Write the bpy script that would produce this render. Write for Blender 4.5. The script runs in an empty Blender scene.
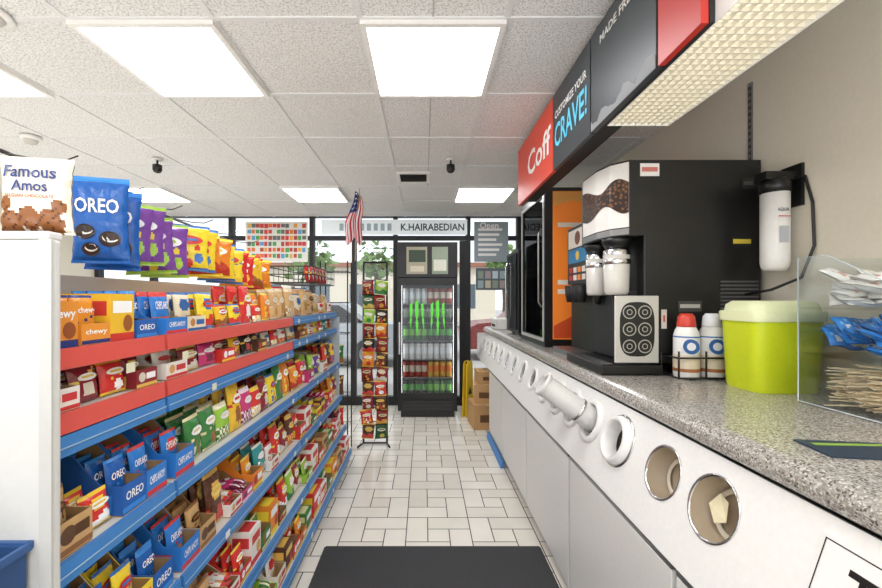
import bpy, math, random
from mathutils import Vector, Matrix
random.seed(7)
SC=bpy.context.scene
C=SC.collection
PI=math.pi
HC=1.475
SC.view_settings.view_transform='Standard'

# ------------------------------------------------------------------ materials
def lin(c): return c/12.92 if c<=.04045 else ((c+.055)/1.055)**2.4
def hx(h): return tuple(lin(int(h[i:i+2],16)/255) for i in (0,2,4))
MC={}
def mat(h,rough=.5,metal=0,bump=0,bs=60,var=.05,emis=0,name=None):
    key=(h,rough,metal,bump,bs,var,emis)
    if key in MC: return MC[key]
    m=bpy.data.materials.new(name or 'm_'+h); m.use_nodes=True
    nt=m.node_tree; N=nt.nodes; L=nt.links; b=N['Principled BSDF']
    col=hx(h)
    tc=N.new('ShaderNodeTexCoord'); no=N.new('ShaderNodeTexNoise'); no.inputs['Scale'].default_value=bs
    L.new(tc.outputs['Object'],no.inputs['Vector'])
    mx=N.new('ShaderNodeMix'); mx.data_type='RGBA'
    mx.inputs[6].default_value=tuple(c*(1-var) for c in col)+(1,)
    mx.inputs[7].default_value=tuple(min(1,c*(1+var)) for c in col)+(1,)
    L.new(no.outputs['Fac'],mx.inputs[0]); L.new(mx.outputs[2],b.inputs['Base Color'])
    b.inputs['Roughness'].default_value=rough; b.inputs['Metallic'].default_value=metal
    if bump:
        bp=N.new('ShaderNodeBump'); bp.inputs['Strength'].default_value=bump; bp.inputs['Distance'].default_value=.01
        L.new(no.outputs['Fac'],bp.inputs['Height']); L.new(bp.outputs['Normal'],b.inputs['Normal'])
    if emis:
        L.new(mx.outputs[2],b.inputs['Emission Color']); b.inputs['Emission Strength'].default_value=emis
    MC[key]=m; return m
def foil(h): return mat(h,.26,0,.7,30,.06)
def card(h): return mat(h,.55,0,0,60,.04)
def glassmat(name,tint,amt,rough=.03):
    m=bpy.data.materials.new(name); m.use_nodes=True; nt=m.node_tree; N=nt.nodes; L=nt.links
    N.remove(N['Principled BSDF']); o=N['Material Output']
    t=N.new('ShaderNodeBsdfTransparent'); t.inputs[0].default_value=tint+(1,)
    g=N.new('ShaderNodeBsdfGlossy'); g.inputs['Roughness'].default_value=rough
    mx=N.new('ShaderNodeMixShader'); mx.inputs[0].default_value=amt
    L.new(t.outputs[0],mx.inputs[1]); L.new(g.outputs[0],mx.inputs[2]); L.new(mx.outputs[0],o.inputs[0])
    return m
GLASS=glassmat('window_glass',(.93,.95,.96),.04)
DGLASS=glassmat('dark_glass',(.22,.22,.23),.10,.02)
ACRYL=glassmat('clear_acrylic',(.95,.97,.97),.06,.08)
ACEDGE=mat('c8d2d2',.2)

def tile_mat(h):
    m=bpy.data.materials.new('floor_tile'); m.use_nodes=True; nt=m.node_tree; N=nt.nodes; L=nt.links; b=N['Principled BSDF']
    tc=N.new('ShaderNodeTexCoord'); no=N.new('ShaderNodeTexNoise'); no.inputs['Scale'].default_value=4; no.inputs['Detail'].default_value=6
    L.new(tc.outputs['Object'],no.inputs[0])
    r=N.new('ShaderNodeValToRGB'); c=hx(h); r.color_ramp.elements[0].position=.3; r.color_ramp.elements[0].color=tuple(x*.92 for x in c)+(1,)
    r.color_ramp.elements[1].position=.62; r.color_ramp.elements[1].color=c+(1,)
    L.new(no.outputs['Fac'],r.inputs[0]); L.new(r.outputs[0],b.inputs['Base Color']); b.inputs['Roughness'].default_value=.17; return m
def ceil_tile():
    m=bpy.data.materials.new('ceiling_tile'); m.use_nodes=True; nt=m.node_tree; N=nt.nodes; L=nt.links; b=N['Principled BSDF']
    tc=N.new('ShaderNodeTexCoord'); n1=N.new('ShaderNodeTexNoise'); n1.inputs['Scale'].default_value=130; n1.inputs['Detail'].default_value=2
    L.new(tc.outputs['Object'],n1.inputs[0])
    r=N.new('ShaderNodeValToRGB'); r.color_ramp.elements[0].position=.36; r.color_ramp.elements[0].color=hx('bdbbb8')+(1,)
    r.color_ramp.elements[1].position=.52; r.color_ramp.elements[1].color=hx('ebeae8')+(1,)
    L.new(n1.outputs['Fac'],r.inputs[0]); L.new(r.outputs[0],b.inputs['Base Color']); b.inputs['Roughness'].default_value=.9
    bp=N.new('ShaderNodeBump'); bp.inputs['Strength'].default_value=.22; bp.inputs['Distance'].default_value=.003
    L.new(n1.outputs['Fac'],bp.inputs['Height']); L.new(bp.outputs['Normal'],b.inputs['Normal']); return m
def granite():
    m=bpy.data.materials.new('granite'); m.use_nodes=True; nt=m.node_tree; N=nt.nodes; L=nt.links; b=N['Principled BSDF']
    tc=N.new('ShaderNodeTexCoord'); v=N.new('ShaderNodeTexVoronoi'); v.inputs['Scale'].default_value=250; L.new(tc.outputs['Object'],v.inputs[0])
    r=N.new('ShaderNodeValToRGB'); cr=r.color_ramp; cr.interpolation='CONSTANT'
    cr.elements[0].position=0; cr.elements[0].color=hx('66605a')+(1,)
    cr.elements[1].position=.12; cr.elements[1].color=hx('979188')+(1,)
    for p,c in ((.34,'b6b0a8'),(.55,'a49e97'),(.78,'cdc9c2'),(.92,'8b857d')):
        e=cr.elements.new(p); e.color=hx(c)+(1,)
    sp=N.new('ShaderNodeSeparateColor'); L.new(v.outputs['Color'],sp.inputs[0]); L.new(sp.outputs[0],r.inputs[0]); L.new(r.outputs[0],b.inputs['Base Color'])
    b.inputs['Roughness'].default_value=.16; return m
def beans():
    m=bpy.data.materials.new('bean_print'); m.use_nodes=True; nt=m.node_tree; N=nt.nodes; L=nt.links; b=N['Principled BSDF']
    tc=N.new('ShaderNodeTexCoord'); v=N.new('ShaderNodeTexVoronoi'); v.inputs['Scale'].default_value=55; L.new(tc.outputs['Object'],v.inputs[0])
    r=N.new('ShaderNodeValToRGB'); r.color_ramp.elements[0].color=hx('96623a')+(1,); r.color_ramp.elements[1].position=.5; r.color_ramp.elements[1].color=hx('24130b')+(1,)
    L.new(v.outputs['Distance'],r.inputs[0]); L.new(r.outputs[0],b.inputs['Base Color']); b.inputs['Roughness'].default_value=.3; return m
CEIL=ceil_tile(); GRAN=granite(); BEAN=beans()
TILES=[tile_mat(h) for h in ('efe9de','eae4d8','e3dcd0')]; GROUT=mat('4b453f',.8)
WHITE=mat('edebe7',.45); CAB=mat('e5e3df',.4); BLACK=mat('161616',.35); BLK2=mat('202022',.6); RUBBER=mat('3a3a3c',.9,0,.5,220,.25)
CHROME=mat('d0d0d0',.18,1); STEEL=mat('9a9a9a',.35,.9); BLUE=mat('3f82c6',.4); RED=mat('dc574e',.45); WALLC=mat('e4dccb',.8)
PEG=mat('c4bfb5',.7); KRAFT=mat('c49a68',.8); LIGHT=mat('f9fbff',.5,0,0,60,.0,12.8); TBAR=mat('e0e0df',.6)

# ------------------------------------------------------------------ text cache
TX={}
def tgeo(s):
    if s in TX: return TX[s]
    cu=bpy.data.curves.new('t','FONT'); cu.body=s; cu.align_x='CENTER'; cu.align_y='CENTER'; cu.resolution_u=2; cu.offset=.018
    ob=bpy.data.objects.new('t',cu); C.objects.link(ob)
    dg=bpy.context.evaluated_depsgraph_get(); dg.update()
    me=bpy.data.meshes.new_from_object(ob.evaluated_get(dg))
    vs=[v.co.copy() for v in me.vertices]; ps=[tuple(p.vertices) for p in me.polygons]
    bpy.data.objects.remove(ob); bpy.data.curves.remove(cu); bpy.data.meshes.remove(me)
    x0=min(v.x for v in vs); x1=max(v.x for v in vs); y0=min(v.y for v in vs); y1=max(v.y for v in vs)
    cx=(x0+x1)/2; cy=(y0+y1)/2
    TX[s]=([(v.x-cx,v.y-cy) for v in vs],ps,x1-x0,y1-y0); return TX[s]

# ------------------------------------------------------------------ mesh builder
class MB:
    def __init__(s): s.v=[]; s.f=[]; s.mi=[]; s.sm=[]; s.mats=[]
    def m(s,mt):
        if mt not in s.mats: s.mats.append(mt)
        return s.mats.index(mt)
    def add(s,vs,fs,mt,smooth=False):
        o=len(s.v); s.v+= [tuple(v) for v in vs]; k=s.m(mt)
        for f in fs: s.f.append(tuple(i+o for i in f)); s.mi.append(k); s.sm.append(smooth)
        return s
    def box(s,x0,x1,y0,y1,z0,z1,mt):
        vs=[(x,y,z) for x in (x0,x1) for y in (y0,y1) for z in (z0,z1)]
        return s.add(vs,[(0,1,3,2),(4,6,7,5),(0,4,5,1),(2,3,7,6),(0,2,6,4),(1,5,7,3)],mt)
    def quad(s,a,b,c,d,mt): return s.add([a,b,c,d],[(0,1,2,3)],mt)
    def prism(s,poly,axis,a,b,mt,smooth=False):
        n=len(poly)
        def P(p,t): return {'x':(t,p[0],p[1]),'y':(p[0],t,p[1]),'z':(p[0],p[1],t)}[axis]
        vs=[P(p,a) for p in poly]+[P(p,b) for p in poly]
        s.add(vs,[tuple(range(n)),tuple(range(2*n-1,n-1,-1))],mt)
        return s.add(vs,[(i,i+n,(i+1)%n+n,(i+1)%n) for i in range(n)],mt,smooth)
    def cyl(s,p0,p1,r0,mt,r1=None,seg=20,cap=True,smooth=True):
        p0=Vector(p0); p1=Vector(p1); r1=r0 if r1 is None else r1
        d=(p1-p0).normalized(); a=d.orthogonal().normalized(); b=d.cross(a)
        vs=[]
        for p,r in ((p0,r0),(p1,r1)):
            for i in range(seg):
                t=2*PI*i/seg; vs.append(p+a*math.cos(t)*r+b*math.sin(t)*r)
        s.add(vs,[(i,(i+1)%seg,(i+1)%seg+seg,i+seg) for i in range(seg)],mt,smooth)
        if cap: s.add(vs,[tuple(range(seg-1,-1,-1)),tuple(range(seg,2*seg))],mt)
        return s
    def lathe(s,prof,c,mt,seg=24,axis=(0,0,1),smooth=True):
        d=Vector(axis).normalized(); a=Vector((1,0,0)) if abs(d.z)>.9 else d.orthogonal().normalized(); b=d.cross(a); c=Vector(c)
        vs=[c+d*h+a*math.cos(2*PI*i/seg)*r+b*math.sin(2*PI*i/seg)*r for r,h in prof for i in range(seg)]
        fs=[]
        for k in range(len(prof)-1):
            for i in range(seg): fs.append((k*seg+i,k*seg+(i+1)%seg,(k+1)*seg+(i+1)%seg,(k+1)*seg+i))
        return s.add(vs,fs,mt,smooth)
    def tube(s,pts,r,mt,seg=8):
        pts=[Vector(p) for p in pts]; vs=[]; n=len(pts)
        prev=None
        for i,p in enumerate(pts):
            d=(pts[min(i+1,n-1)]-pts[max(i-1,0)]).normalized()
            a=d.orthogonal().normalized() if prev is None else (prev-d*prev.dot(d)).normalized()
            prev=a; b=d.cross(a)
            for k in range(seg):
                t=2*PI*k/seg; vs.append(p+a*math.cos(t)*r+b*math.sin(t)*r)
        fs=[(i*seg+k,i*seg+(k+1)%seg,(i+1)*seg+(k+1)%seg,(i+1)*seg+k) for i in range(n-1) for k in range(seg)]
        fs+= [tuple(range(seg-1,-1,-1)),tuple(range((n-1)*seg,n*seg))]
        return s.add(vs,fs,mt,True)
    def disc(s,c,n,r,mt,seg=24,ry=None,ex=None):
        n=Vector(n).normalized(); a=Vector(ex) if ex else n.orthogonal().normalized(); b=n.cross(a); ry=ry or r
        return s.add([Vector(c)+a*math.cos(2*PI*i/seg)*r+b*math.sin(2*PI*i/seg)*ry for i in range(seg)],[tuple(range(seg))],mt)
    def text(s,t,c,xd,yd,W,mt,H=None,fn=None):
        vs,ps,w,h=tgeo(t); k=W/w; ky=k if H is None else H/h
        c=Vector(c); xd=Vector(xd); yd=Vector(yd)
        if fn: out=[fn(x*k,y*ky) for x,y in vs]
        else: out=[c+xd*(x*k)+yd*(y*ky) for x,y in vs]
        return s.add(out,ps,mt)
    def mesh(s,name):
        me=bpy.data.meshes.new(name); me.from_pydata(s.v,[],s.f)
        for mt in s.mats: me.materials.append(mt)
        me.polygons.foreach_set('material_index',s.mi); me.polygons.foreach_set('use_smooth',s.sm); me.update(); return me
    def obj(s,name,parent=None,bevel=0,loc=None):
        o=bpy.data.objects.new(name,s.mesh(name)); C.objects.link(o)
        if parent: o.parent=parent
        if loc: o.location=loc
        if bevel:
            b=o.modifiers.new('bevel','BEVEL'); b.width=bevel; b.segments=2; b.limit_method='ANGLE'; b.angle_limit=.6
        return o
def tag(o,label=None,cat=None,group=None,kind=None):
    if label: o['label']=label
    if cat: o['category']=cat
    if group: o['group']=group
    if kind: o['kind']=kind
    return o
def thing(name,label,cat,loc=(0,0,0),rz=0,group=None):
    o=bpy.data.objects.new(name,None); o.empty_display_size=.05; C.objects.link(o); o.location=loc; o.rotation_euler=(0,0,rz)
    return tag(o,label,cat,group)
def inst(name,me,loc,rot,label,cat,group=None):
    o=bpy.data.objects.new(name,me); C.objects.link(o); o.location=loc; o.rotation_euler=rot
    return tag(o,label,cat,group)
def struct(name,mb,bevel=0): return tag(mb.obj(name,None,bevel),kind='structure')

# ------------------------------------------------------------------ room shell
CZ=HC+1.17; YB=5.6; XR=1.62; XL=-4.6; YF=-3.0
f=MB().box(XL,XR,YF,YB+.1,-.05,-.0012,GROUT)
rr=random.Random(9); U=.136; gp=.0032
nx_=int((XR-XL)/(3*U))+1; ny_=int((YB+.1-YF)/(3*U))+1
for i in range(nx_):
    for j in range(ny_):
        ox=XL+i*3*U; oy=YF+j*3*U
        for (a,b,c,d) in ((0,2,0,1),(2,3,0,2),(1,3,2,3),(0,1,1,3),(1,2,1,2)):
            x0=ox+a*U+gp; x1=min(ox+b*U-gp,XR); y0=oy+c*U+gp; y1=min(oy+d*U-gp,YB+.1)
            if x1>x0 and y1>y0: f.quad((x0,y0,0),(x1,y0,0),(x1,y1,0),(x0,y1,0),rr.choice(TILES))
struct('floor',f)
struct('ceiling',MB().box(XL,XR,YF,YB,CZ,CZ+.05,CEIL))
struct('wall_right',MB().box(XR,XR+.1,YF,YB+.1,0,CZ,WALLC))
struct('wall_left',MB().box(XL-.1,XL,YF,YB+.1,0,CZ,WALLC))
g=MB(); X0=-.267; Y0=1.66
k=-8
while k<5:
    x=X0+.61*k
    if XL<x<XR: g.box(x-.012,x+.012,YF,YB,CZ-.006,CZ,TBAR)
    k+=1
for k in range(-8,8):
    y=Y0+.61*k
    if YF<y<YB: g.box(XL,XR,y-.012,y+.012,CZ-.0065,CZ,TBAR)
for y in (Y0-.61,Y0+.61,Y0+1.22,Y0+1.83): g.box(X0+.302,X0+.308,y+.012,y+.598,CZ-.003,CZ,mat('b4b2af',.7))
struct('trim_1',g)
def panel_light(cx,cy,label):
    t=thing('ceiling_light',label,'ceiling light',(cx,cy,CZ-.02))
    f=MB(); a=.293
    for s in (-1,1):
        f.box(s*a-.012,s*a+.012,-a-.012,a+.012,-.004,.02,WHITE); f.box(-a+.012,a-.012,s*a-.012,s*a+.012,-.004,.02,WHITE)
    f.obj('frame',t); MB().box(-a+.012,a-.012,-a+.012,a-.012,.002,.014,LIGHT).obj('diffuser',t)
def cc(kx,ky): return X0+.61*kx+.305, Y0+.61*ky+.305
for kx,ky,lb in ((0,0,'large bright square light panel straight above the aisle'),(-2,0,'bright square light panel above the near snack shelves'),
    (-4,0,'light panel cut off by the left edge of the photo'),(-2,4,'far light panel above the gap between snack shelves and storefront'),(1,4,'small far light panel beside the red hanging sign'),
    (-5,4,'far light panel above the hanging snack bags'),(0,-4,'light panel above the aisle behind the camera'),(-2,-4,'light panel above the shelves behind the camera'),(1,-4,'light panel above the counter behind the camera')):
    panel_light(*cc(kx,ky),lb)
t=thing('ceiling_vent','dark louvred air vent in the ceiling over the aisle','vent',(-.1,3.8,CZ-.012))
f=MB()
for s in (-1,1): f.box(s*.14-.015,s*.14+.015,-.155,.155,-.004,.012,WHITE); f.box(-.125,.125,s*.14-.015,s*.14+.015,-.004,.012,WHITE)
f.obj('frame',t); MB().box(-.125,.125,-.125,.125,.006,.012,BLK2).obj('backing',t)
f=MB()
for i in range(7): y=-.105+i*.035; f.prism([(y,-.002),(y+.004,-.002),(y+.016,.006),(y+.012,.006)],'x',-.124,.124,mat('55524e',.6))
f.obj('louvre',t)
def dome(x,y,r,h,lb,name='smoke_detector',cat='smoke detector',mt=WHITE):
    t=thing(name,lb,cat,(x,y,CZ-.0065))
    MB().lathe([(0,-h*.45),(r*.9,-h*.45),(r,-h*.3),(r,0),(0,0)],(0,0,0),mt).obj('base',t)
    MB().lathe([(0,-h),(r*.55,-h),(r*.7,-h*.45)],(0,0,0),mat('c9c6c0',.5)).obj('cover',t)
dome(-1.78,1.62,.09,.03,'round white speaker disc in the ceiling corner above the cookie bag','ceiling_speaker','speaker')
dome(-2.8,2.85,.06,.05,'small white smoke detector on the ceiling at left')
def pend(x,y,lb):
    t=thing('dome_camera',lb,'camera',(x,y,CZ-.0065))
    MB().lathe([(0,-.012),(.035,-.012),(.04,0),(0,0)],(0,0,0),WHITE).obj('mount',t)
    MB().cyl((0,0,-.05),(0,0,-.012),.008,BLK2,seg=10).obj('stem',t)
    MB().lathe([(0,-.12),(.025,-.11),(.035,-.09),(.035,-.05),(0,-.05)],(0,0,0),BLACK).obj('housing',t)
pend(-2.2,3.3,'black hanging camera above the hanging snack bags'); pend(.22,3.3,'black hanging camera over the aisle near the vent')
tag(MB().prism([(-.59,.3),(.69,.3),(.69,2.37),(.68,2.38),(-.58,2.38),(-.59,2.37)],'z',.001,.011,RUBBER).obj('floor_mat'),'plain dark grey floor mat lying on the tiles in the near aisle','mat')

# ------------------------------------------------------------------ storefront
def PX(px): return (px-424)/71.43
def PZ(py): return HC+(300-py)/71.43
muls=[XL+.03,-3.8,-2.7,-1.57,-.98,-.40,.62,1.33,XR-.03]
w=MB().box(XL,XR,YB,YB+.1,PZ(217),CZ,mat('3a3d3f',.5)); w.box(XL,XR,YB,YB+.1,0,.12,BLK2); struct('wall_back',w)
f=MB()
for x in muls: f.box(x-.03,x+.03,YB-.02,YB+.08,.12,PZ(217),BLK2)
for i in range(len(muls)-1):
    f.box(muls[i]+.03,muls[i+1]-.03,YB-.01,YB+.06,PZ(238)-.03,PZ(238)+.03,BLK2)
f.box(.50,.62,YB-.015,YB+.06,.12,PZ(241),BLK2)
struct('trim_2',f)
for i in range(len(muls)-1):
    g=MB().box(muls[i]+.03,muls[i+1]-.03,YB+.02,YB+.025,.12,PZ(217),GLASS); struct('window_%d'%(i+1),g)
PY=YB-.017
t=thing('transom_sign','long pale strip sign with black lettering above the cooler and doorway','sign',(0,YB-.03,0))
MB().box(PX(322),PX(467),0,.009,PZ(235),PZ(220),mat('dde4e6',.5,emis=.3)).obj('board',t)
MB().text('K.HAIRABEDIAN',(PX(432.5),-.002,PZ(227.5)),(1,0,0),(0,0,1),PX(464)-PX(401),BLACK,H=.10).obj('lettering',t)
f=MB()
for i in range(8): f.box(PX(340+i*6.8),PX(344+i*6.8),-.003,0,PZ(231),PZ(224),mat('a4b6bc',.5))
f.obj('print',t)
t=thing('ticket_poster','white window poster covered in rows of coloured ticket pictures','poster',(0,PY,0))
MB().box(PX(246),PX(308),0,.006,PZ(262),PZ(222),mat('e4e2dc',.5)).obj('sheet',t)
f=MB(); cols=['c9403a','e9a23a','e0703a','c9403a','d6b65a','4fa35a','e07a3a','b04a3a','5a9bd0','6a6a6a']
rr=random.Random(2)
for i in range(14):
    for j in range(6):
        if rr.random()<.95: f.box(PX(248+i*4.2),PX(251+i*4.2+rr.uniform(0,.9)),-.004,0,PZ(258.5-j*6-rr.uniform(0,1)),PZ(254-j*6),card(rr.choice(cols)))
f.obj('print',t)
t=thing('hours_notice','grey window notice with lines of white lettering right of the cooler','notice',(0,PY,0))
MB().box(PX(474),PX(508),0,.006,PZ(262),PZ(222),mat('8f9aa0',.5)).obj('sheet',t)
f=MB()
for j in range(6): f.box(PX(478),PX(502-(j%3)*3),-.003,0,PZ(231+j*5),PZ(228.6+j*5),WHITE)
f.text('Open',(PX(489),-.003,PZ(226.5)),(1,0,0),(0,0,1),.26,WHITE); f.obj('print',t)
t=thing('photo_collage','small collage of framed pale pictures under the grey window notice','poster',(0,YB+.012,0))
MB().box(PX(476),PX(507),0,.007,PZ(290),PZ(268),mat('5a666c',.5)).obj('sheet',t)
f=MB()
for i in range(4):
    for j in range(2): f.box(PX(478+i*7.3),PX(483.5+i*7.3),-.003,0,PZ(288-j*9.5),PZ(280.5-j*9.5),card(['9fb0b8','c8c0a8','8f9a8a','a8989a','c0d0d8'][(i+2*j)%5]))
f.obj('print',t)
# outside
struct('ground',MB().box(-25,25,YB+.1,60,-.12,-.02,mat('a8a6a2',.9,0,.2,8,.12)))
t=thing('building','pale building with dark windows across the car park','building',(-4,28,-.02))
MB().box(-9,9,0,6,0,3.8,mat('dcd2c0',.8)).obj('wall',t); MB().box(-9.3,9.3,-.3,6.3,3.8,4.1,mat('9a6a58',.8)).obj('roof',t)
for i in range(5): MB().box(-8+i*3.4,-6+i*3.4,-.03,0,.9,2.6,mat('58646c',.2)).obj('window',t)
def tree(x,y,h,lb,sd):
    t=thing('tree',lb,'tree',(x,y,-.02)); MB().tube([(0,0,0),(.05,0,h*.3),(.0,.1,h*.6)],.12,mat('6a5646',.9)).obj('trunk',t)
    rr=random.Random(sd); f=MB(); mt=mat('6c8850',.9,0,.3,5,.4)
    for i in range(260):
        c=Vector((rr.gauss(0,h*.11),rr.gauss(0,h*.11),h*.72+rr.gauss(0,h*.10))); a=Vector((rr.uniform(-1,1),rr.uniform(-1,1),rr.uniform(-1,1)))*.2; b=Vector((rr.uniform(-1,1),rr.uniform(-1,1),rr.uniform(-1,1)))*.2
        f.add([c-a,c+b,c+a,c-b],[(0,1,2,3)],mt)
    f.obj('crown',t)
tree(-6.2,22,5.0,'leafy tree across the car park seen through the left glass',1); tree(-2.7,22.5,5.0,'taller tree across the car park seen beside the cooler',2); tree(4.4,22,4.8,'leafy tree seen through the right window',3)
def car(x,y,col,lb):
    t=thing('car',lb,'car',(x,y,-.02)); m=mat(col,.25,.3)
    MB().prism([(-2.2,.3),(-2.25,.75),(-1.9,.92),(-1.2,.98),(-.6,1.42),(.8,1.45),(1.5,1.0),(2.15,.95),(2.25,.6),(2.2,.3)],'y',-.8,.8,m).obj('body',t,.04)
    MB().prism([(-1.05,.99),(-.55,1.36),(.1,1.38),(.1,.99)],'y',-.812,-.80,BLACK).obj('side_window',t); MB().prism([(.18,.99),(.18,1.38),(.75,1.38),(1.3,1.0)],'y',-.812,-.80,BLACK).obj('side_window',t)
    for wx in (-1.4,1.4): 
        o=MB().cyl((wx,-.86,.33),(wx,-.6,.33),.33,RUBBER,seg=28).obj('wheel',t); MB().cyl((wx,-.87,.33),(wx,-.861,.33),.2,CHROME,seg=20).obj('hub_cap',o)
car(-2.6,9.5,'b4b8bc','silver car parked outside seen through the glass beside the cooler'); car(3.2,10.5,'7a2f2c','dark red car parked outside behind the right window')

# ------------------------------------------------------------------ gondola shelving
SH=[('top',1.361,-.82,'r'),('second',1.215,-.82,'rb'),('third',.90,-.79,'b'),('fourth',.60,-.77,'b'),('fifth',.325,-.73,'b'),('bottom',.105,-.68,'b')]
BAYS=[(.84,1.25,'nearest'),(1.26,2.47,'middle'),(2.48,3.69,'farthest')]
BACKX=-1.22
for y0,y1,nm in BAYS:
    t=thing('gondola_shelving',nm+' bay of the snack shelving, blue and red edged metal shelves','shelving',(0,y0,0)); W=y1-y0
    MB().box(BACKX-.02,BACKX,0,W,.1,1.56,PEG).obj('back_panel',t)
    for y in (.0,W-.025): MB().box(BACKX,BACKX+.03,y,y+.025,.1,1.6,mat('8d8a86',.5)).obj('upright',t)
    MB().box(BACKX,-.69,0.002,W-.002,0.001,.082,mat('5a6a7c',.5)).obj('base',t)
    for nme,z,xf,cl in SH:
        s=MB().box(BACKX+.001,xf,.002,W-.002,z-.022,z,mat('d8d6d0',.45)).obj('shelf',t)
        zz=z+.004; h=.050
        if 'r' in cl and nm!='farthest':
            MB().prism([(xf,zz-h),(xf+.014,zz-h+.004),(xf+.010,zz),(xf,zz)],'y',.002,W-.002,RED).obj('price_rail',s); zz-=h
        if cl!='r' or nm=='farthest':
            MB().prism([(xf,zz-h),(xf+.016,zz-h+.004),(xf+.012,zz),(xf,zz)],'y',.002,W-.002,BLUE).obj('price_rail',s)
            MB().box(xf+.0165,xf+.018,.002,W-.002,zz-h*.55,zz-h*.48,mat('9cc0e0',.3)).obj('trim_line',s)
        rr=random.Random(int(z*1000)+int(y0*10))
        for i in range(7):
            if rr.random()<.3:
                yy=.08+i*.165+rr.uniform(-.02,.02)
                if yy+.035<W: MB().box(xf+.0185,xf+.0195,yy,yy+.032,zz-h+.012,zz-.012,mat('e8e4c8' if rr.random()<.4 else 'f0f0ee',.4)).obj('price_tag',s)
    if nm=='farthest': MB().box(BACKX,-.78,W-.004,W,.26,1.32,mat('b9c4cc',.5)).obj('end_panel',t)

# ------------------------------------------------------------------ product prototypes
DES={ # words, base, band, accent, text, textcolour
'oreo':('deep blue','1f60b4','3a8ee0','33221a','OREO','ffffff'),
'ahoy':('bright blue','2f7fd4','d83a34','c0854a','CHIPS AHOY!','ffffff'),
'nutter':('golden yellow','f0c030','cc3a30','9a5a24',None,'ffffff'),
'green':('dark green','3a8040','e0d8a4','9a6a34',None,'ffffff'),
'lime':('lime green','9ccc46','f4ecc8','3a8040',None,'ffffff'),
'pink':('magenta pink','d03a7a','f8dce8','7a2844',None,'ffffff'),
'red':('bright red','d83430','f4cc40','ffffff',None,'ffffff'),
'maroon':('maroon','8a2430','e8c860','d8d0c0',None,'ffffff'),
'orange':('orange','ec8a2a','f8da40','c03a24',None,'ffffff'),
'purple':('violet purple','6d3a9c','b4d848','f4e040',None,'ffffff'),
'white':('white and red','f0ece6','d03a3a','dca862',None,'d03a3a'),
'cream':('cream and blue','ece0c2','3068b0','c0854a',None,'3068b0'),
'brown':('chocolate brown','5a3220','e8b858','d0443a',None,'f0d070'),
'black':('black and gold','222020','e8b838','cc342a',None,'ffffff'),
'teal':('teal','34989a','f4f4e8','e8a838',None,'ffffff'),
'tan':('tan kraft','cca470','94643a','644630',None,'5a3a20'),
'bread':('golden bread','d8b078','e8d8b8','b88848',None,'f4ecd8'),
'yellow':('yellow','f6da38','4278c4','dc3a30',None,'dc3a30'),
'chewy':('orange and navy','ec9834','26377c','9a5224','chewy','ffffff'),
'takis':('purple foil','7c469f','a8d048','e8c83a',None,'ffffff'),
'darkred':('dark red','8e201c','2a1a16','d8a040',None,'e8d0a0'),
'darkgreen':('deep green','26582c','1a2a1a','c8b050',None,'e8e8c8'),
'amos':('cream white','e8dece','2a4a8a','8a5428',None,'2a3f78'),
'pkb':('blue','3f8fe0','8cc4f4','f2f2f2',None,'ffffff'),
'pkw':('white','f4f2ee','e0dcd4','d8a8a0',None,'ffffff'),
}
PC={}
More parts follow.
